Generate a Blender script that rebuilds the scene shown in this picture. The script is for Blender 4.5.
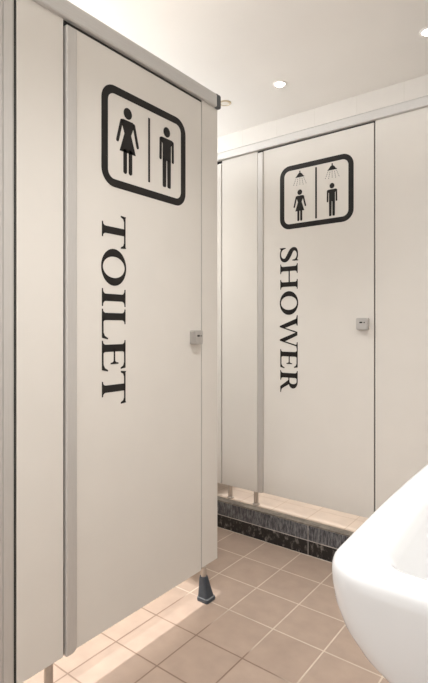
import bpy, bmesh, math, random
from mathutils import Vector, Matrix
random.seed(4)
PI = math.pi
for o in list(bpy.data.objects):
    bpy.data.objects.remove(o)
sc = bpy.context.scene
COL = sc.collection

# ------------------------------------------------------------------ camera
cam = bpy.data.cameras.new('camera')
cam_o = bpy.data.objects.new('camera', cam)
COL.objects.link(cam_o)
cam_o.location = (0, 0, 1.104)
cam_o.rotation_euler = (PI / 2, 0, 0.6575)
cam.sensor_fit = 'HORIZONTAL'
cam.sensor_width = 36
cam.lens = 36 * 485.5 / 428
cam.shift_y = -13.7 / 428
cam.clip_start = 0.02
sc.camera = cam_o

# ------------------------------------------------------------------ world, light levels, exposure
w = bpy.data.worlds.new('world')
sc.world = w
w.use_nodes = True
bg = w.node_tree.nodes['Background']
bg.inputs[0].default_value = (1.0, 0.985, 0.975, 1)
bg.inputs[1].default_value = 1.0
sc.view_settings.view_transform = 'Standard'
sc.view_settings.look = 'None'
sc.view_settings.gamma = 1
sc.view_settings.use_curve_mapping = False
sc.view_settings.exposure = 0.38
WARM = (1.0, 0.995, 0.985)
def fill_light(name, loc, rot, sx, sy, power):
    L = bpy.data.lights.new(name, 'AREA')
    L.shape = 'RECTANGLE'
    L.size, L.size_y = sx, sy
    L.energy = power
    L.color = (0.94, 0.975, 1.0)
    o = bpy.data.objects.new(name, L)
    COL.objects.link(o)
    o.location = loc
    o.rotation_euler = rot


# added fill lights at unseen openings, to brighten the ceiling and the panels
fill_light('fill_left', (-2.80, 0.9, 2.31), (0, -PI / 2 - 0.08, 0), 0.44, 4.0, 29)
fill_light('fill_near_high', (-1.2, -1.45, 2.30), (PI / 2 + 0.2, 0, 0), 2.6, 0.44, 7)
fill_light('fill_near_low', (-0.95, -1.45, 1.02), (PI / 2, 0, 0), 1.4, 1.9, 2)
POWER_SHOWER, POWER_AISLE, POWER_TOILET = 17, 15.5, 30


# ------------------------------------------------------------------ materials
def new_mat(name, col, rough=0.5, metal=0.0, spec=0.5):
    m = bpy.data.materials.new(name)
    m.use_nodes = True
    p = m.node_tree.nodes['Principled BSDF']
    p.inputs['Base Color'].default_value = (*col, 1)
    p.inputs['Roughness'].default_value = rough
    p.inputs['Metallic'].default_value = metal
    p.inputs['Specular IOR Level'].default_value = spec
    return m, m.node_tree, p


def node(nt, t, **kw):
    n = nt.nodes.new(t)
    for k, v in kw.items():
        setattr(n, k, v)
    return n


def speckled(name, col, rough, amount=0.03, scale=30, metal=0.0, spec=0.5, bump=0.0, stretch=None):
    """plain material with a faint procedural mottling"""
    m, nt, p = new_mat(name, col, rough, metal, spec)
    tc = node(nt, 'ShaderNodeTexCoord')
    mp = node(nt, 'ShaderNodeMapping')
    if stretch:
        mp.inputs['Scale'].default_value = stretch
    nz = node(nt, 'ShaderNodeTexNoise')
    nz.inputs['Scale'].default_value = scale
    nz.inputs['Detail'].default_value = 4
    cr = node(nt, 'ShaderNodeValToRGB')
    cr.color_ramp.elements[0].position = 0.3
    cr.color_ramp.elements[1].position = 0.7
    cr.color_ramp.elements[0].color = (*[c * (1 - amount) for c in col], 1)
    cr.color_ramp.elements[1].color = (*[min(1, c * (1 + amount)) for c in col], 1)
    nt.links.new(tc.outputs['Object'], mp.inputs[0])
    nt.links.new(mp.outputs[0], nz.inputs['Vector'])
    nt.links.new(nz.outputs['Fac'], cr.inputs[0])
    nt.links.new(cr.outputs[0], p.inputs['Base Color'])
    if bump:
        b = node(nt, 'ShaderNodeBump')
        b.inputs['Strength'].default_value = bump
        b.inputs['Distance'].default_value = 0.001
        nt.links.new(nz.outputs['Fac'], b.inputs['Height'])
        nt.links.new(b.outputs[0], p.inputs['Normal'])
    return m


def tile_mat(name, c1, c2, grout_a, grout_b, size, origin, mortar, rough=0.45, axes='xy', mott=0.12, dirt=None):
    m, nt, p = new_mat(name, c1, rough)
    geo = node(nt, 'ShaderNodeNewGeometry')
    mp = node(nt, 'ShaderNodeMapping')
    mp.inputs['Location'].default_value = (-origin[0] + 40 * size, -origin[1] + 40 * size, 0)
    src = geo.outputs['Position']
    if axes == 'xz':
        sx = node(nt, 'ShaderNodeSeparateXYZ')
        cx = node(nt, 'ShaderNodeCombineXYZ')
        nt.links.new(src, sx.inputs[0])
        nt.links.new(sx.outputs[0], cx.inputs[0])
        nt.links.new(sx.outputs[2], cx.inputs[1])
        src = cx.outputs[0]
    nt.links.new(src, mp.inputs[0])
    br = node(nt, 'ShaderNodeTexBrick', offset=0.0, squash=1.0)
    br.inputs['Scale'].default_value = 1
    br.inputs['Brick Width'].default_value = size
    br.inputs['Row Height'].default_value = size
    br.inputs['Mortar Size'].default_value = mortar
    br.inputs['Mortar Smooth'].default_value = 0.3
    br.inputs['Bias'].default_value = 0
    br.inputs['Color1'].default_value = (*c1, 1)
    br.inputs['Color2'].default_value = (*c2, 1)
    nt.links.new(mp.outputs[0], br.inputs['Vector'])
    nz = node(nt, 'ShaderNodeTexNoise')
    nz.inputs['Scale'].default_value = 2.3
    nz.inputs['Detail'].default_value = 2
    nt.links.new(geo.outputs['Position'], nz.inputs['Vector'])
    gr = node(nt, 'ShaderNodeValToRGB')
    gr.color_ramp.elements[0].position = 0.40
    gr.color_ramp.elements[1].position = 0.52
    gr.color_ramp.elements[0].color = (*grout_a, 1)
    gr.color_ramp.elements[1].color = (*grout_b, 1)
    if dirt is None:
        nt.links.new(nz.outputs['Fac'], gr.inputs[0])
    else:                      # grimy joints where people stand, cleaner ones further on
        sp = node(nt, 'ShaderNodeSeparateXYZ')
        nt.links.new(geo.outputs['Position'], sp.inputs[0])
        ma = node(nt, 'ShaderNodeMath', operation='MULTIPLY_ADD')
        ma.inputs[1].default_value = 0.9
        ma.inputs[2].default_value = -dirt * 0.9 - 0.04
        nt.links.new(sp.outputs[1], ma.inputs[0])
        ad = node(nt, 'ShaderNodeMath', operation='ADD')
        nt.links.new(ma.outputs[0], ad.inputs[0])
        nt.links.new(nz.outputs['Fac'], ad.inputs[1])
        nt.links.new(ad.outputs[0], gr.inputs[0])
    nt.links.new(gr.outputs[0], br.inputs['Mortar'])
    n2 = node(nt, 'ShaderNodeTexNoise')
    n2.inputs['Scale'].default_value = 14
    n2.inputs['Detail'].default_value = 6
    nt.links.new(geo.outputs['Position'], n2.inputs['Vector'])
    mr = node(nt, 'ShaderNodeMapRange')
    mr.inputs[1].default_value = 0.3
    mr.inputs[2].default_value = 0.7
    mr.inputs[3].default_value = 1 - mott
    mr.inputs[4].default_value = 1 + mott
    nt.links.new(n2.outputs['Fac'], mr.inputs[0])
    vm = node(nt, 'ShaderNodeVectorMath', operation='SCALE')
    nt.links.new(br.outputs['Color'], vm.inputs[0])
    nt.links.new(mr.outputs[0], vm.inputs['Scale'])
    nt.links.new(vm.outputs[0], p.inputs['Base Color'])
    b = node(nt, 'ShaderNodeBump')
    b.invert = True
    b.inputs['Strength'].default_value = 0.5
    b.inputs['Distance'].default_value = 0.002
    nt.links.new(br.outputs['Fac'], b.inputs['Height'])
    nt.links.new(b.outputs[0], p.inputs['Normal'])
    return m


def scuffed_mat(name, base, chalk, lo, hi, stretch):
    m, nt, p = new_mat(name, base, 0.35)
    geo = node(nt, 'ShaderNodeNewGeometry')
    mp = node(nt, 'ShaderNodeMapping')
    mp.inputs['Scale'].default_value = stretch
    nz = node(nt, 'ShaderNodeTexNoise')
    nz.inputs['Scale'].default_value = 6
    nz.inputs['Detail'].default_value = 9
    nz.inputs['Roughness'].default_value = 0.72
    cr = node(nt, 'ShaderNodeValToRGB')
    cr.color_ramp.elements[0].position = lo
    cr.color_ramp.elements[1].position = hi
    cr.color_ramp.elements[0].color = (*base, 1)
    cr.color_ramp.elements[1].color = (*chalk, 1)
    nt.links.new(geo.outputs['Position'], mp.inputs[0])
    nt.links.new(mp.outputs[0], nz.inputs['Vector'])
    nt.links.new(nz.outputs['Fac'], cr.inputs[0])
    nt.links.new(cr.outputs[0], p.inputs['Base Color'])
    return m


M_PANEL = speckled('cream_laminate', (0.72, 0.685, 0.635), 0.34, 0.015, 6)
M_ALU = speckled('satin_aluminium', (0.57, 0.548, 0.522), 0.42, 0.03, 40, metal=0.3, stretch=(8, 8, 0.4))
M_RAIL = speckled('brushed_rail', (0.60, 0.585, 0.565), 0.40, 0.04, 40, metal=0.3, stretch=(8, 0.4, 8))
M_DARK = speckled('gap_shade_lock_black', (0.02, 0.018, 0.016), 0.7, 0.1, 30)  # near-black: shade of the panel gaps put in as colour; lock slots too
M_CAP = speckled('dark_grey_plastic', (0.075, 0.08, 0.085), 0.45, 0.1, 40)
M_VINYL = speckled('black_vinyl', (0.016, 0.014, 0.013), 0.32, 0.08, 25, spec=0.25)
M_LOCK = speckled('satin_nickel', (0.50, 0.48, 0.46), 0.38, 0.05, 60, metal=0.6)
M_STEEL = speckled('steel_leg', (0.50, 0.45, 0.40), 0.35, 0.05, 60, metal=0.7)
M_BOOT = speckled('navy_grey_rubber', (0.045, 0.055, 0.07), 0.5, 0.15, 40)
M_BOOTRIM = speckled('worn_rubber_edge', (0.15, 0.16, 0.17), 0.6, 0.2, 60)
M_CERAMIC = speckled('white_ceramic', (0.72, 0.72, 0.72), 0.10, 0.005, 5)
M_CHROME = speckled('chrome', (0.8, 0.8, 0.8), 0.12, 0.01, 20, metal=1.0)
M_CEIL = speckled('cream_plaster', (0.86, 0.825, 0.785), 0.8, 0.012, 3)
M_WALL = speckled('painted_wall', (0.82, 0.79, 0.75), 0.7, 0.012, 3)
M_WTILE = tile_mat('cream_wall_tile', (0.72, 0.68, 0.635), (0.715, 0.675, 0.63), (0.66, 0.62, 0.57), (0.68, 0.64, 0.59),
                   0.3, (0.0, 0.02), 0.002, 0.3, 'xz', 0.01)
M_FLOOR = tile_mat('terracotta_floor_tile', (0.45, 0.34, 0.27), (0.42, 0.315, 0.25), (0.25, 0.17, 0.125),
                   (0.66, 0.56, 0.46), 0.2, (-1.3165, 1.941), 0.0032, 0.42, 'xy', 0.07, 1.45)
M_SFLOOR = tile_mat('cream_shower_floor_tile', (0.66, 0.54, 0.44), (0.64, 0.52, 0.43), (0.48, 0.37, 0.28),
                    (0.5, 0.37, 0.27), 0.2, (-1.3165, 1.941), 0.002, 0.45, 'xy', 0.05)
M_KTOP = scuffed_mat('grey_kerb_tile', (0.05, 0.052, 0.06), (0.33, 0.33, 0.34), 0.44, 0.72, (24, 24, 5))
M_KLOW = scuffed_mat('black_kerb_tile', (0.010, 0.009, 0.009), (0.36, 0.33, 0.30), 0.52, 0.74, (7, 7, 4))
M_KGROUT = speckled('pale_grout', (0.55, 0.51, 0.47), 0.8, 0.3, 25)
M_KEDGE = scuffed_mat('grey_kerb_top_strip', (0.16, 0.14, 0.12), (0.36, 0.32, 0.27), 0.40, 0.68, (4, 4, 4))  # mottled grey-brown along the front of the kerb top
M_BRASS = speckled('pale_brass', (0.62, 0.52, 0.36), 0.35, 0.05, 40, metal=0.6)
M_DIM = speckled('unlit_lens', (0.80, 0.75, 0.68), 0.4, 0.02, 20)
M_LAMP, _nt, _p = new_mat('lit_lens', (1, 1, 1), 0.4)
_p.inputs['Emission Color'].default_value = (1, 0.97, 0.93, 1)
_p.inputs['Emission Strength'].default_value = 25


# ------------------------------------------------------------------ mesh helpers
def obj(name, bm, mats, parent=None, smooth=False, bevel=0.0, segs=2):
    me = bpy.data.meshes.new(name)
    bmesh.ops.recalc_face_normals(bm, faces=bm.faces)
    bm.to_mesh(me)
    bm.free()
    for m in (mats if isinstance(mats, (list, tuple)) else [mats]):
        me.materials.append(m)
    if smooth:
        for p in me.polygons:
            p.use_smooth = True
    o = bpy.data.objects.new(name, me)
    COL.objects.link(o)
    if parent:
        o.parent = parent
        # geometry is written in room coordinates: express it in the parent's frame
        off = Vector((0, 0, 0))
        q = parent
        while q:
            off += q.location
            q = q.parent
        me.transform(Matrix.Translation(-off))
    if bevel:
        b = o.modifiers.new('bevel', 'BEVEL')
        b.width = bevel
        b.segments = segs
        b.limit_method = 'ANGLE'
        b.angle_limit = math.radians(40)
    return o


def box(bm, x0, x1, y0, y1, z0, z1, mi=0):
    vs = [bm.verts.new((x, y, z)) for x in (x0, x1) for y in (y0, y1) for z in (z0, z1)]
    for f in ((0, 1, 3, 2), (4, 6, 7, 5), (0, 4, 5, 1), (2, 3, 7, 6), (0, 2, 6, 4), (1, 5, 7, 3)):
        fc = bm.faces.new([vs[i] for i in f])
        fc.material_index = mi
    return bm


def boxm(*a):
    return box(bmesh.new(), *a)


def prism(bm, pts, to3, depth, mi=0):
    """polygon pts (a,b) -> solid between depth 0 and depth; to3(a,b,d) gives the room point"""
    a = [bm.verts.new(to3(p[0], p[1], 0)) for p in pts]
    b = [bm.verts.new(to3(p[0], p[1], depth)) for p in pts]
    n = len(pts)
    for k in range(n):
        f = bm.faces.new((a[k], a[(k + 1) % n], b[(k + 1) % n], b[k]))
        f.material_index = mi
    for loop in (a[::-1], b):
        try:
            f = bm.faces.new(loop)
            f.material_index = mi
        except ValueError:
            pass


def strip(bm, inner, outer, to3, depth, closed=True, mi=0):
    """solid ribbon between two matching outlines"""
    n = len(inner)
    v = [[bm.verts.new(to3(p[0], p[1], d)) for p in lst] for lst in (inner, outer) for d in (0, depth)]
    i0, i1, o0, o1 = v
    for k in range(n if closed else n - 1):
        q = (k + 1) % n
        for f in ((i1[k], o1[k], o1[q], i1[q]), (i0[k], i0[q], o0[q], o0[k]),
                  (o0[k], o0[q], o1[q], o1[k]), (i0[k], i1[k], i1[q], i0[q])):
            bm.faces.new(f).material_index = mi
    if not closed:
        for k in (0, n - 1):
            bm.faces.new((i0[k], o0[k], o1[k], i1[k])).material_index = mi


def ribbon(bm, path, to3, depth):
    """path of (a, b, halfwidth)"""
    L, R = [], []
    for k, (a, b, h) in enumerate(path):
        p0 = path[max(0, k - 1)]
        p1 = path[min(len(path) - 1, k + 1)]
        d = Vector((p1[0] - p0[0], p1[1] - p0[1]))
        d.normalize()
        L.append((a - d.y * h, b + d.x * h))
        R.append((a + d.y * h, b - d.x * h))
    strip(bm, L, R, to3, depth, closed=False)


def lathe(bm, prof, cx, cy, n=32, mi=0):
    rings = []
    for r, z in prof:
        rings.append([bm.verts.new((cx + r * math.cos(2 * PI * k / n), cy + r * math.sin(2 * PI * k / n), z)) for k in range(n)])
    for a, b in zip(rings, rings[1:]):
        for k in range(n):
            bm.faces.new((a[k], a[(k + 1) % n], b[(k + 1) % n], b[k])).material_index = mi
    return rings


def rrect(a0, a1, b0, b1, r, n=8):
    out = []
    for ca, cb, st in ((a1 - r, b1 - r, 0), (a0 + r, b1 - r, 1), (a0 + r, b0 + r, 2), (a1 - r, b0 + r, 3)):
        for k in range(n + 1):
            t = (st + k / n) * PI / 2
            out.append((ca + r * math.cos(t), cb + r * math.sin(t)))
    return out


def ellipse(ca, cb, ra, rb, n=28):
    return [(ca + ra * math.cos(2 * PI * k / n), cb + rb * math.sin(2 * PI * k / n)) for k in range(n)]


def thing(name, label, cat, loc, group=None):
    o = bpy.data.objects.new(name, None)
    COL.objects.link(o)
    o.location = loc
    o.empty_display_size = 0.1
    o['label'] = label
    o['category'] = cat
    if group:
        o['group'] = group
    return o


def struct(name, bm, m, label=None):
    o = obj(name, bm, m)
    o['kind'] = 'structure'
    if label:
        o['label'] = label
    return o


# ------------------------------------------------------------------ the room
X0, X1, Y0, Y1, ZC = -2.75, 0.26, -1.4, 3.08, 2.62
KY, KZ, PY = 2.142, 0.15, 2.20          # kerb face, shower floor height, front of the shower row
PX = -1.235                              # front of the toilet row
struct('floor', boxm(X0 - .1, X1 + .1, Y0, Y1 + .1, -0.08, 0), M_FLOOR)
struct('ceiling', boxm(X0 - .1, X1 + .1, Y0, Y1 + .1, ZC, ZC + 0.08), M_CEIL)
struct('wall_back', boxm(X0 - .1, X1 + .1, Y1, Y1 + .1, 0, ZC), M_WTILE)
bm = boxm(X0 - .1, X0, Y0, Y1, 0, 2.08)
box(bm, X0 - .1, X0, Y0, Y1, 2.54, ZC)  # open strip below this lets the added fill light in
struct('wall_left', bm, M_WALL)
bm = boxm(X0, -1.65, Y0 - .1, Y0, 0, 2.08)
box(bm, -0.25, X1, Y0 - .1, Y0, 0, 2.08)
box(bm, -1.65, -0.25, Y0 - .1, Y0, 1.98, 2.08)
box(bm, X0, X1, Y0 - .1, Y0, 2.54, ZC)  # gaps in this unseen wall added for the fill lights
struct('wall_near', bm, M_WALL)
struct('wall_right', boxm(X1, X1 + .1, Y0, Y1, 0, ZC), M_WALL)
# raised shower floor with its tiled riser
struct('shower_floor', boxm(X0, X1, KY + 0.05, Y1, 0, KZ), M_SFLOOR, 'raised cream tiled shower floor')
bm = bmesh.new()
box(bm, X0, X1, KY + 0.0007, KY + 0.05, 0, KZ - 0.006, 0)
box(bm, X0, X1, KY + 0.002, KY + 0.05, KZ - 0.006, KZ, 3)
for k in range(-3, 3):
    a = -1.078 + 0.6 * k
    lo, hi = max(a + 0.0015, X0), min(a + 0.5985, X1)
    if hi - lo < 0.02:
        continue
    box(bm, lo, hi, KY + random.uniform(-.0006, .0006), KY + 0.02, 0.003, 0.0705, 1)
    box(bm, lo, hi, KY + random.uniform(-.0006, .0006), KY + 0.02, 0.0745, KZ - 0.006, 2)
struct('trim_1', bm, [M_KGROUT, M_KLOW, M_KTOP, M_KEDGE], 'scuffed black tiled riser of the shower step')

# ------------------------------------------------------------------ lettering and pictograms
DEC = 0.0008


def stem(c, wd, h0=0.0, h1=1.0, ext=0.13, th=0.045, br=0.11, top=True, bot=True):
    """upright stroke with bracketed serifs, as one outline"""
    L, R = c - wd / 2, c + wd / 2
    pts = []
    if bot:
        pts += [(L - ext, h0), (R + ext, h0), (R + ext, h0 + th)]
        pts += [(R + ext * (1 - math.sin(t)) ** 1.0 * 0.8, h0 + th + br * (1 - math.cos(t))) for t in (0.25, 0.6, 0.95, 1.25, 1.57)]
    else:
        pts += [(L, h0), (R, h0)]
    if top:
        pts += [(R + ext * (1 - math.sin(t)) * 0.8, h1 - th - br * (1 - math.cos(t))) for t in (1.57, 1.25, 0.95, 0.6, 0.25)]
        pts += [(R + ext, h1 - th), (R + ext, h1), (L - ext, h1), (L - ext, h1 - th)]
        pts += [(L - ext * (1 - math.sin(t)) * 0.8, h1 - th - br * (1 - math.cos(t))) for t in (0.25, 0.6, 0.95, 1.25, 1.57)]
    else:
        pts += [(R, h1), (L, h1)]
    if bot:
        pts += [(L - ext * (1 - math.sin(t)) * 0.8, h0 + th + br * (1 - math.cos(t))) for t in (1.57, 1.25, 0.95, 0.6, 0.25)]
        pts += [(L - ext, h0 + th)]
    return pts


def glyph(ch, W):
    """('poly', pts) / ('ring', inner, outer) / ('rib', path); t runs 0..W, h runs 0..1 of the cap height"""
    S, T = 0.235, 0.062
    out = []
    if ch == 'T':
        out.append(('poly', stem(W / 2, S, 0, 1, top=False)))
        out.append(('poly', [(0.02, 1), (W - 0.02, 1), (W - 0.02, 1 - T), (0.02, 1 - T)]))
        out.append(('poly', [(0.0, 1.03), (0.045, 1.0), (0.075, 1 - T), (0.16, 0.93), (0.08, 0.9), (0.035, 0.80), (-0.02, 0.79)]))
        out.append(('poly', [(W + 0.0, 1.03), (W + 0.02, 0.79), (W - 0.035, 0.80), (W - 0.08, 0.9), (W - 0.16, 0.93), (W - 0.075, 1 - T), (W - 0.045, 1.0)]))
    elif ch == 'I':
        out.append(('poly', stem(W / 2, S, ext=(W - S) / 2)))
    elif ch in 'LE':
        c = 0.13 + S / 2
        out.append(('poly', stem(c, S)))
        out.append(('poly', [(c, 0), (W - 0.03, 0), (W + 0.03, 0.245), (W - 0.02, 0.25), (W - 0.09, 0.12), (W - 0.2, T + 0.005), (c, T)]))
        if ch == 'E':
            out.append(('poly', [(c, 1), (c, 1 - T), (W - 0.24, 1 - T), (W - 0.13, 0.9), (W - 0.07, 0.79), (W - 0.02, 0.79), (W - 0.05, 1)]))
            out.append(('poly', [(c, 0.49), (W - 0.30, 0.49), (W - 0.26, 0.44), (W - 0.245, 0.36), (W - 0.20, 0.36), (W - 0.20, 0.69),
                                 (W - 0.245, 0.69), (W - 0.26, 0.60), (W - 0.30, 0.55), (c, 0.55)]))
    elif ch == 'H':
        c0, c1 = 0.13 + S / 2, W - 0.13 - S / 2
        out.append(('poly', stem(c0, S)))
        out.append(('poly', stem(c1, S)))
        out.append(('poly', [(c0, 0.485), (c1, 0.485), (c1, 0.55), (c0, 0.55)]))
    elif ch == 'O':
        n = 44
        outer = ellipse(W / 2, 0.5, W / 2, 0.53, n)
        inner = ellipse(W / 2, 0.5, W / 2 - 0.255, 0.462, n)
        out.append(('ring', inner, outer))
    elif ch == 'W':
        a = 0.13
        tops = (0.20, 0.53 * W, W - 0.13)
        b1, b2 = 0.31 * W, 0.735 * W
        hw = 0.125
        out.append(('poly', [(tops[0] - hw, 1), (tops[0] + hw, 1), (b1 + 0.10, 0.20), (b1 + 0.03, -0.03), (b1 - 0.03, -0.03)]))
        out.append(('poly', [(b1 - 0.02, -0.03), (b1 + 0.035, -0.03), (tops[1] - 0.02, 0.985), (tops[1] - 0.09, 0.985)]))
        out.append(('poly', [(tops[1] - 0.09, 0.985), (tops[1] + 0.09, 0.985), (b2 + 0.10, 0.20), (b2 + 0.03, -0.03), (b2 - 0.03, -0.03)]))
        out.append(('poly', [(b2 - 0.02, -0.03), (b2 + 0.035, -0.03), (tops[2] + 0.03, 1), (tops[2] - 0.04, 1)]))
        out.append(('poly', [(tops[0] - hw - 0.14, 1), (tops[0] - hw - 0.14, 0.955), (tops[0] - hw + 0.03, 0.91), (tops[0] + hw + 0.02, 0.91),
                             (tops[0] + hw + 0.13, 0.955), (tops[0] + hw + 0.13, 1)]))
        out.append(('poly', [(tops[2] - 0.2, 1), (tops[2] - 0.2, 0.955), (tops[2] - 0.05, 0.925), (tops[2] + 0.01, 0.925),
                             (tops[2] + 0.17, 0.955), (tops[2] + 0.17, 1)]))
    elif ch == 'R':
        c = 0.13 + S / 2
        out.append(('poly', stem(c, S)))
        n = 16
        inn = [(c, 0.94)] + [(W * 0.50 + 0.135 * math.sin(t), 0.735 + 0.205 * math.cos(t)) for t in [PI * k / n for k in range(n + 1)]] + [(c, 0.53)]
        oo = [(c, 1.0)] + [(W * 0.50 + 0.36 * math.sin(t), 0.735 + 0.265 * math.cos(t)) for t in [PI * k / n for k in range(n + 1)]] + [(c, 0.47)]
        out.append(('open', inn, oo))
        out.append(('poly', [(0.45 * W - 0.03, 0.50), (0.45 * W + 0.21, 0.50), (W - 0.16, 0.10), (W - 0.05, 0.045), (W + 0.04, 0.045), (W + 0.04, 0.0),
                             (W - 0.27, 0.0)]))
    elif ch == 'S':
        P = [(0.90, 0.80, .035), (0.84, 0.90, .05), (0.70, 0.965, .042), (0.50, 0.985, .035), (0.30, 0.955, .055), (0.17, 0.87, .085), (0.15, 0.76, .10),
             (0.24, 0.65, .115), (0.42, 0.56, .125), (0.62, 0.475, .125), (0.80, 0.37, .115), (0.865, 0.25, .10), (0.80, 0.115, .08),
             (0.64, 0.035, .05), (0.44, 0.01, .035), (0.26, 0.035, .04), (0.12, 0.10, .05), (0.05, 0.21, .035)]
        path = []
        for k in range(len(P) - 1):
            p0, p1, p2, p3 = P[max(k - 1, 0)], P[k], P[k + 1], P[min(k + 2, len(P) - 1)]
            for s in range(4):
                t = s / 4
                path.append(tuple(0.5 * (2 * p1[i] + (p2[i] - p0[i]) * t + (2 * p0[i] - 5 * p1[i] + 4 * p2[i] - p3[i]) * t * t +
                                         (3 * p1[i] - p0[i] - 3 * p2[i] + p3[i]) * t ** 3) for i in range(3)))
        path.append(P[-1])
        out.append(('rib', [(a * W / 0.98, b, h * 0.95) for a, b, h in path]))
        out.append(('poly', [(0.955 * W, 1.03), (0.90 * W, 1.03), (0.84 * W, 0.90), (0.87 * W, 0.70), (0.93 * W, 0.70)]))
        out.append(('poly', [(0.02 * W, -0.03), (0.07 * W, -0.03), (0.16 * W, 0.09), (0.09 * W, 0.31), (0.025 * W, 0.31)]))
    return out


def letter(ch, z_start, z_end, base, cap, plane, parent):
    """a letter turned a quarter clockwise: reading runs down, its top points along +base axis"""
    W = (z_start - z_end) / cap
    bm = bmesh.new()
    f = lambda t, h, d: plane(base + h * cap, z_start - t * cap, d)
    for g in glyph(ch, W):
        if g[0] == 'poly':
            prism(bm, g[1], f, DEC)
        elif g[0] == 'ring':
            strip(bm, g[1], g[2], f, DEC)
        elif g[0] == 'open':
            strip(bm, g[1], g[2], f, DEC, closed=False)
        else:
            ribbon(bm, g[1], f, DEC)
    bm.normal_update()
    bmesh.ops.triangulate(bm, faces=[q for q in bm.faces if len(q.verts) > 4])
    return obj('letter', bm, M_VINYL, parent)


def capsule(a0, b0, a1, b1, r, n=8):
    d = Vector((a1 - a0, b1 - b0))
    t0 = math.atan2(d.y, d.x)
    pts = []
    for k in range(n + 1):
        t = t0 + PI / 2 + PI * k / n
        pts.append((a0 + r * math.cos(t), b0 + r * math.sin(t)))
    for k in range(n + 1):
        t = t0 - PI / 2 + PI * k / n
        pts.append((a1 + r * math.cos(t), b1 + r * math.sin(t)))
    return pts


def woman(c, z0, H, plane, parent, sx=1.0):
    """figure from feet z0 to top of head z0+H; unit layout: H = 1"""
    bm = bmesh.new()
    f = lambda a, b, d: plane(c + a * H * sx, z0 + b * H, d)
    prism(bm, ellipse(0, 0.91, 0.082 / sx, 0.085), f, DEC)
    # dress: shoulders, waist, flared hem
    prism(bm, [(-0.10, 0.805), (0.10, 0.805), (0.135, 0.775), (0.066, 0.60), (0.160, 0.32), (-0.160, 0.32), (-0.066, 0.60), (-0.135, 0.775)], f, DEC)
    for s in (-1, 1):
        prism(bm, capsule(s * 0.122, 0.77, s * 0.200, 0.465, 0.026), f, DEC)
        prism(bm, capsule(s * 0.052, 0.34, s * 0.052, 0.035, 0.036), f, DEC)
    return obj('woman_pictogram', bm, M_VINYL, parent)


def man(c, z0, H, plane, parent, sx=1.0):
    bm = bmesh.new()
    f = lambda a, b, d: plane(c + a * H * sx, z0 + b * H, d)
    prism(bm, ellipse(0, 0.91, 0.078 / sx, 0.082), f, DEC)
    prism(bm, [(-0.13, 0.805), (0.13, 0.805), (0.16, 0.775), (0.098, 0.70), (0.098, 0.44), (-0.098, 0.44), (-0.098, 0.70), (-0.16, 0.775)], f, DEC)
    for s in (-1, 1):
        prism(bm, capsule(s * 0.142, 0.768, s * 0.146, 0.455, 0.026), f, DEC)
        prism(bm, [(s * 0.009, 0.46), (s * 0.098, 0.46), (s * 0.095, 0.02), (s * 0.085, 0.0), (s * 0.03, 0.0), (s * 0.014, 0.02)][::s], f, DEC)
    return obj('man_pictogram', bm, M_VINYL, parent)


def shower_sign(c, ztop, plane, parent):
    """a shower rose with its pipe and falling drops"""
    bm = bmesh.new()
    f = lambda a, b, d: plane(c + a, ztop + b, d)
    prism(bm, [(-0.003, 0), (0.003, 0), (0.003, -0.012), (-0.003, -0.012)], f, DEC)
    cone = [(0.004, -0.010), (-0.004, -0.010)] + [(-0.006 - 0.017 * k / 5, -0.012 - 0.016 * math.sin(k / 5 * PI / 2) ** 2) for k in range(6)]
    cone += [(0.006 + 0.017 * k / 5, -0.012 - 0.016 * math.sin(k / 5 * PI / 2) ** 2) for k in range(5, -1, -1)]
    prism(bm, cone, f, DEC)
    prism(bm, [(-0.024, -0.028), (0.024, -0.028), (0.024, -0.032), (-0.024, -0.032)], f, DEC)
    for j in range(5):
        s = (j - 2) / 2
        for r in range(4):
            b0 = -0.036 - r * 0.0095 - (0.003 if j % 2 else 0)
            a0 = s * (0.019 + (-b0 - 0.03) * 0.42)
            prism(bm, capsule(a0, b0, a0 + s * 0.0018, b0 - 0.0045, 0.0009, 4), f, DEC)
    return obj('shower_pictogram', bm, M_VINYL, parent)


def frame_sign(a0, a1, b0, b1, r, wd, plane, parent):
    bm = bmesh.new()
    strip(bm, rrect(a0 + wd, a1 - wd, b0 + wd, b1 - wd, max(r - wd, .01)), rrect(a0, a1, b0, b1, r), plane, DEC)
    return obj('sign_frame', bm, M_VINYL, parent)


def divider(a, b0, b1, hw, plane, parent):
    bm = bmesh.new()
    prism(bm, [(a - hw, b0), (a + hw, b0), (a + hw, b1), (a - hw, b1)], plane, DEC)
    return obj('sign_divider', bm, M_VINYL, parent)


def lock(a, z, plane, parent, label):
    """rounded square turn lock standing off the door, with a dark key slot and an indicator"""
    bm = bmesh.new()
    s = 0.0275
    prism(bm, rrect(a - s, a + s, z - s, z + s, 0.007, 5), plane, 0.020)
    prism(bm, rrect(a - s + .004, a + s - .004, z - s + .004, z + s - .004, 0.006, 5), lambda p, q, d: plane(p, q, 0.020 + d), 0.004)
    prism(bm, rrect(a - 0.011, a + 0.004, z + 0.003, z + 0.010, 0.003, 4), lambda p, q, d: plane(p, q, 0.0238 + d), 0.0008, 1)
    prism(bm, ellipse(a + 0.012, z + 0.006, 0.003, 0.003, 12), lambda p, q, d: plane(p, q, 0.0238 + d), 0.0008, 1)
    o = obj('lock', bm, [M_LOCK, M_DARK], parent)
    o['label'] = label
    return o


def plane_toilet(a, z, d):      # front face of the toilet door, facing +x
    return (PX + d, a, z)


def plane_shower(a, z, d):      # front face of the shower door, facing -y
    return (a, PY - d, z)


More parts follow.
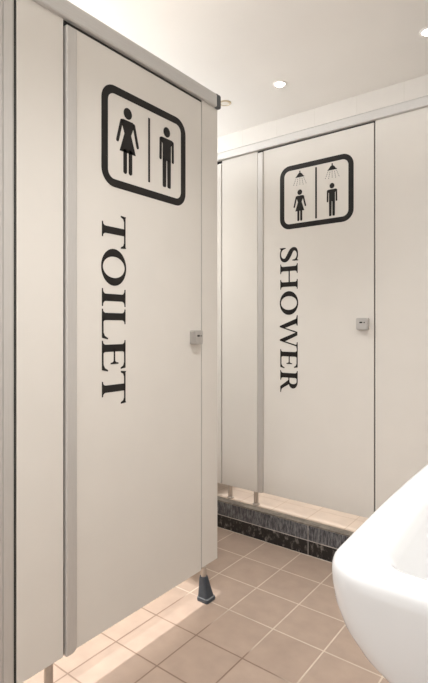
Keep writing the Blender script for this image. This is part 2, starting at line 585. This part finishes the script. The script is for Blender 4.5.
# ------------------------------------------------------------------ toilet cubicle
tc = thing('toilet_cubicle', 'toilet cubicle on left with TOILET lettered door, aluminium top rail and booted foot', 'toilet cubicle', (PX - 0.02, 1.2, 0))
TH = 0.022
ZB, ZT = 0.127, 2.012
obj('fixed_panel', boxm(PX - TH, PX - 0.001, 0.7205, 0.8685, ZB - 0.002, 2.03), M_PANEL, tc, bevel=0.0015)
# fluted post at the near side
bm = bmesh.new()
prof = [(0.40, -0.03), (0.40, -0.002)]
for k in range(8):
    y = 0.42 + k * 0.0365
    prof += [(y, -0.002), (y + 0.002, -0.006), (y + 0.006, -0.006), (y + 0.008, -0.002)]
prof += [(0.708, -0.002), (0.7135, -0.005), (0.7135, -0.03)]
prism(bm, prof, lambda a, d, z: (PX + d, a, 0.02 + z), 2.0)
obj('post', bm, M_ALU, tc)
obj('gap_shade', boxm(PX - TH - 0.012, PX - 0.006, 0.7135, 0.7205, ZB, 2.02), M_DARK, tc)  # black strips that put the shade into the gaps between panels
obj('gap_shade', boxm(PX - TH - 0.012, PX - 0.010, 0.8685, 0.8735, ZB, 2.02), M_DARK, tc)
obj('gap_shade', boxm(PX - TH - 0.012, PX - 0.003, 1.5165, 1.5205, ZB + 0.003, 2.02), M_DARK, tc)
dr = obj('door', boxm(PX - TH, PX, 0.905, 1.5165, ZB, ZT), M_PANEL, tc, bevel=0.0012)
# rounded aluminium edge on the hinge side, corner rounded at the foot
bm = bmesh.new()
pp = [(0.8735, 2.008), (0.8735, ZB - 0.004), (0.895, ZB - 0.004)] + \
     [(0.895 + 0.0175 * math.sin(t), ZB + 0.0135 - 0.0175 * math.cos(t)) for t in (0.3, 0.6, 0.9, 1.2, 1.57)] + [(0.9125, 2.008)]
prism(bm, pp, lambda a, z, d: (PX - TH - 0.002 + d, a, z), TH + 0.010)
h = obj('hinge_profile', bm, M_ALU, dr, bevel=0.005, segs=3)
h['label'] = 'rounded satin aluminium hinge edge'
lock(1.473, 1.066, plane_toilet, dr, 'square satin nickel turn lock')
frame_sign(1.0095, 1.4185, 1.5665, 1.9005, 0.055, 0.0265, plane_toilet, dr)
divider(1.2225, 1.6205, 1.848, 0.0045, plane_toilet, dr)
woman(1.122, 1.622, 0.226, plane_toilet, dr)
man(1.3135, 1.6215, 0.225, plane_toilet, dr)
for ch, a, b in (('T', 1.4755, 1.3695), ('O', 1.363, 1.242), ('I', 1.2316, 1.174), ('L', 1.1655, 1.069), ('E', 1.0625, 0.965), ('T', 0.9585, 0.853)):
    letter(ch, a, b, 1.0115, 0.1, plane_toilet, dr)
obj('end_panel', boxm(PX - TH, PX, 1.5205, 1.6235, ZB + 0.009, 2.03), M_PANEL, tc, bevel=0.0012)
for y in (0.30, 1.5985):
    obj('side_panel', boxm(X0 + 0.01, PX - TH - 0.001, y - 0.012, y + 0.006, ZB + 0.009, 2.03), M_PANEL, tc)
# head rail: rounded aluminium channel with a dark end cap
rprof = [(PX - 0.026, 2.022), (PX + 0.010, 2.022), (PX + 0.014, 2.026), (PX + 0.014, 2.070), (PX + 0.008, 2.078), (PX - 0.022, 2.078), (PX - 0.028, 2.070)]
bm = bmesh.new()
prism(bm, rprof, lambda a, z, d: (a, 0.2 + d, z), 1.403)
rl = obj('head_rail', bm, M_RAIL, tc, bevel=0.002)
obj('rail_gap_shade', boxm(PX - 0.022, PX - 0.004, 0.2, 1.600, 2.0145, 2.0225), M_DARK, rl)  # black strip painting the shadow line under the rail
bm = bmesh.new()
prism(bm, [(PX + (a - PX) * 1.06, 2.05 + (z - 2.05) * 1.06) for a, z in rprof], lambda a, z, d: (a, 1.603 + d, z), 0.026)
obj('end_cap', bm, M_CAP, rl, bevel=0.003)


def booted_foot(x, y, top, parent):
    """steel stem standing in a flared rubber boot"""
    bm = bmesh.new()
    lathe(bm, [(0.001, 0.094), (0.011, 0.094), (0.011, top), (0.001, top)], x, y, 20)
    ft = obj('foot', bm, M_STEEL, parent, smooth=False)
    bm = bmesh.new()
    rings = []
    for z, ax0, ax1, ay0, ay1 in ((0.0, -.022, .034, -.019, .037), (0.006, -.023, .035, -.020, .039), (0.014, -.022, .034, -.019, .037),
                                  (0.0175, -.020, .030, -.017, .033), (0.05, -.018, .023, -.015, .025), (0.085, -.017, .017, -.014, .017), (0.098, -.015, .014, -.012, .014)):
        rings.append([bm.verts.new((x + p[0], y + p[1], z)) for p in rrect(ax0, ax1, ay0, ay1, 0.009, 4)])
    n = len(rings[0])
    for k in range(len(rings) - 1):
        for j in range(n):
            bm.faces.new((rings[k][j], rings[k][(j + 1) % n], rings[k + 1][(j + 1) % n], rings[k + 1][j])).material_index = 1 if k == 2 else 0
    bm.faces.new(rings[0][::-1])
    bm.faces.new(rings[-1])
    b = obj('boot', bm, [M_BOOT, M_BOOTRIM], ft)
    b['label'] = 'dark grey flared rubber boot'
    return ft


def plain_foot(x, y, z0, top, r, parent):
    bm = bmesh.new()
    lathe(bm, [(0.001, z0), (r * 1.5, z0), (r * 1.5, z0 + 0.006), (r, z0 + 0.010), (r, top), (0.001, top)], x, y, 20)
    return obj('foot', bm, M_STEEL, parent)


booted_foot(PX - 0.002, 1.533, ZB + 0.010, tc)
plain_foot(PX - 0.012, 0.826, 0.0, ZB - 0.002, 0.013, tc)

# ------------------------------------------------------------------ shower cubicle
sh = thing('shower_cubicle', 'shower cubicle on raised step with SHOWER lettered door and two shower pictograms', 'shower cubicle', (-1.07, PY + 0.02, KZ))
SB, ST = 0.2285, 2.0415
obj('fixed_panel', boxm(-1.6415, -1.4045, PY, PY + TH, SB - 0.006, 2.05), M_PANEL, sh, bevel=0.0012)
obj('fixed_panel', boxm(-2.60, -1.6475, PY, PY + TH, SB - 0.006, 2.03), M_PANEL, sh, bevel=0.0012)
obj('gap_shade', boxm(-1.6475, -1.6415, PY + 0.008, PY + TH + .012, SB, 2.03), M_DARK, sh)  # gap shade as black strips, as on the toilet side
obj('gap_shade', boxm(-1.4045, -1.3995, PY + 0.008, PY + TH + .012, SB, 2.045), M_DARK, sh)
obj('gap_shade', boxm(-0.7765, -0.7705, PY + 0.008, PY + TH + .012, SB, 2.045), M_DARK, sh)
ds = obj('door', boxm(-1.368, -0.7765, PY, PY + TH, SB, ST), M_PANEL, sh, bevel=0.0012)
bm = bmesh.new()
pp = [(-1.3995, ST - .004), (-1.3995, SB - 0.004), (-1.384, SB - 0.004)] + \
     [(-1.384 + 0.0175 * math.sin(t), SB + 0.0135 - 0.0175 * math.cos(t)) for t in (0.3, 0.6, 0.9, 1.2, 1.57)] + [(-1.3665, ST - .004)]
prism(bm, pp, lambda a, z, d: (a, PY + TH + 0.002 - d, z), TH + 0.008)
h = obj('hinge_profile', bm, M_ALU, ds, bevel=0.004, segs=3)
h['label'] = 'rounded satin aluminium hinge edge'
lock(-0.825, 1.122, plane_shower, ds, 'square satin nickel turn lock')
frame_sign(-1.2665, -0.872, 1.6075, 1.930, 0.056, 0.0255, plane_shower, ds)
divider(-1.0635, 1.643, 1.895, 0.0045, plane_shower, ds)
woman(-1.1525, 1.6425, 0.159, plane_shower, ds, 0.98)
man(-0.980, 1.6435, 0.160, plane_shower, ds, 0.98)
shower_sign(-1.152, 1.895, plane_shower, ds)
shower_sign(-0.979, 1.897, plane_shower, ds)
for ch, a, b in (('S', 1.5165, 1.441), ('H', 1.431, 1.3015), ('O', 1.2915, 1.170), ('W', 1.161, 0.998), ('E', 0.994, 0.8985), ('R', 0.8855, 0.776)):
    letter(ch, a, b, -1.2645, 0.1, plane_shower, ds)
obj('end_panel', boxm(-0.7705, X1 - 0.01, PY, PY + TH, SB, 2.06), M_PANEL, sh, bevel=0.0012)
for x in (-1.66, -0.42):
    obj('side_panel', boxm(x - 0.009, x + 0.009, PY + TH + 0.001, Y1 - 0.01, SB, 2.03), M_PANEL, sh)
bm = bmesh.new()
prism(bm, [(PY + TH + 0.006, 2.048), (PY - 0.010, 2.048), (PY - 0.014, 2.052), (PY - 0.014, 2.088), (PY - 0.008, 2.095), (PY + TH, 2.095), (PY + TH + 0.006, 2.088)],
      lambda a, z, d: (-2.60 + d, a, z), 2.60 + X1 - 0.01)
rl2 = obj('head_rail', bm, M_RAIL, sh, bevel=0.002)
obj('rail_gap_shade', boxm(-2.60, X1 - 0.012, PY + 0.004, PY + TH, 2.0425, 2.0485), M_DARK, rl2)  # shadow line below this rail, put in as a black strip
plain_foot(-1.592, PY + 0.013, KZ, SB - 0.006, 0.0125, sh)
plain_foot(-1.421, PY + 0.013, KZ, SB - 0.006, 0.0125, sh)
plain_foot(-0.735, PY + 0.011, KZ, SB, 0.011, sh)

# ------------------------------------------------------------------ washbasin on the right wall
wb = thing('washbasin', 'white ceramic washbasin with rounded corners on the right wall', 'washbasin', (X1, 0.78, 0.85))
bm = bmesh.new()
RIM = 0.85
rings = []
#        xmin, xmax, ymin, ymax, radius, z
outer = [(0.0178, 0.6282, 0.1200, 0.600), (-0.0406, 0.5941, 0.1136, 0.625), (-0.1075, 0.5549, 0.0932, 0.66), (-0.1519, 0.529, 0.0797, 0.69),
         (-0.1853, 0.5094, 0.0695, 0.72), (-0.2088, 0.4957, 0.0623, 0.75), (-0.2217, 0.4882, 0.0584, 0.775), (-0.2291, 0.4838, 0.0561, 0.80),
         (-0.2319, 0.4822, 0.0552, 0.82), (-0.2326, 0.4818, 0.055, 0.832), (-0.2322, 0.4822, 0.055, 0.839), (-0.2305, 0.4836, 0.0545, 0.8445),
         (-0.2270, 0.4866, 0.053, 0.8482), (-0.2215, 0.4915, 0.051, 0.8500)]
spec = [(a, X1 - .003, b, 1.58 - b, r, z) for a, b, r, z in outer]
spec += [(-0.190, X1 - 0.11, 0.5175, 1.0625, 0.036, 0.850),
         (-0.183, X1 - 0.116, 0.5225, 1.0575, 0.036, 0.8482),
         (-0.177, X1 - 0.122, 0.528, 1.052, 0.038, 0.842),
         (-0.172, X1 - 0.127, 0.533, 1.047, 0.040, 0.832),
         (-0.162, X1 - 0.135, 0.545, 1.035, 0.05, 0.79),
         (-0.145, X1 - 0.15, 0.565, 1.015, 0.06, 0.745),
         (-0.11, X1 - 0.17, 0.60, 0.98, 0.06, 0.715),
         (-0.04, X1 - 0.22, 0.69, 0.89, 0.04, 0.703)]
for a, b, c, d, r, z in spec:
    loop = []
    pts = rrect(a, b, c, d, r, 10)
    m = len(pts)
    for k in range(m):            # subdivide every side so that the front can bow outwards a little
        p, q = pts[k], pts[(k + 1) % m]
        ns = 10 if (k + 1) % 11 == 0 else 1
        for t in range(ns):
            x, y = p[0] + (q[0] - p[0]) * t / ns, p[1] + (q[1] - p[1]) * t / ns
            x -= max(0, 1 - (x - a) / 0.35) * (0.006 * math.sin(PI * (y - c) / (d - c)) + 0.011 * (y - c) / (d - c))
            loop.append(bm.verts.new((x, y, z)))
    rings.append(loop)
n = len(rings[0])
for A, B in zip(rings, rings[1:]):
    for k in range(n):
        bm.faces.new((A[k], A[(k + 1) % n], B[(k + 1) % n], B[k]))
bm.faces.new(rings[0][::-1])
bm.faces.new(rings[-1])
obj('basin', bm, M_CERAMIC, wb, smooth=True)
bm = bmesh.new()
lathe(bm, [(0.0005, 0.7062), (0.018, 0.7062), (0.022, 0.7050), (0.022, 0.7035), (0.0005, 0.7035)], 0.0, 0.79, 24)
obj('drain', bm, M_CHROME, wb, smooth=False)


# ------------------------------------------------------------------ ceiling lights
def downlight(x, y, label, power, lit=True, r=0.031, cone=95):
    t = thing('ceiling_light', label, 'ceiling light', (x, y, ZC), 'recessed ceiling downlights')
    bm = bmesh.new()
    lathe(bm, [(r, ZC - 0.001), (r, ZC - 0.005), (r + 0.003, ZC - 0.006), (r + 0.010, ZC - 0.004), (r + 0.012, ZC - 0.0002)], x, y, 36)
    obj('trim_ring', bm, M_CEIL if lit else M_BRASS, t, smooth=True)
    bm = bmesh.new()
    lathe(bm, [(0.0005, ZC - 0.004), (r * 0.7, ZC - 0.004), (r * 0.99, ZC - 0.003), (r * 0.99, ZC - 0.0002)], x, y, 36)
    obj('lens', bm, M_LAMP if lit else M_DIM, t, smooth=True)
    if lit:
        L = bpy.data.lights.new('lamp', 'SPOT')
        L.energy = power * 4
        L.color = WARM
        L.shadow_soft_size = 0.014
        L.spot_size = math.radians(cone)
        L.spot_blend = 1.0
        lo = bpy.data.objects.new('lamp', L)
        COL.objects.link(lo)
        lo.parent = t
        lo.location = (0, 0, -0.045)
    return t


downlight(-1.520, 2.638, 'lit round downlight in the ceiling above the SHOWER door', POWER_SHOWER, cone=74)
downlight(-0.650, 2.635, 'lit round downlight in the ceiling at right edge of the photo', POWER_SHOWER, cone=74)
downlight(-1.942, 2.637, 'unlit round downlight with brass trim beyond the toilet rail end', 0, lit=False, r=0.030)
# further lamps of the same rows, above the aisle and above the toilets
downlight(-0.38, 1.0, 'lit aisle downlight nearest the showers', POWER_AISLE, cone=108)
downlight(-0.40, 0.45, 'lit aisle downlight above the washbasin end of the aisle', POWER_AISLE * 0.7, cone=96)
downlight(-2.05, 0.85, 'lit downlight over the near half of the toilet cubicle', POWER_TOILET, cone=110)
downlight(-2.05, 1.42, 'lit downlight over the far half of the toilet cubicle', POWER_TOILET, cone=110)
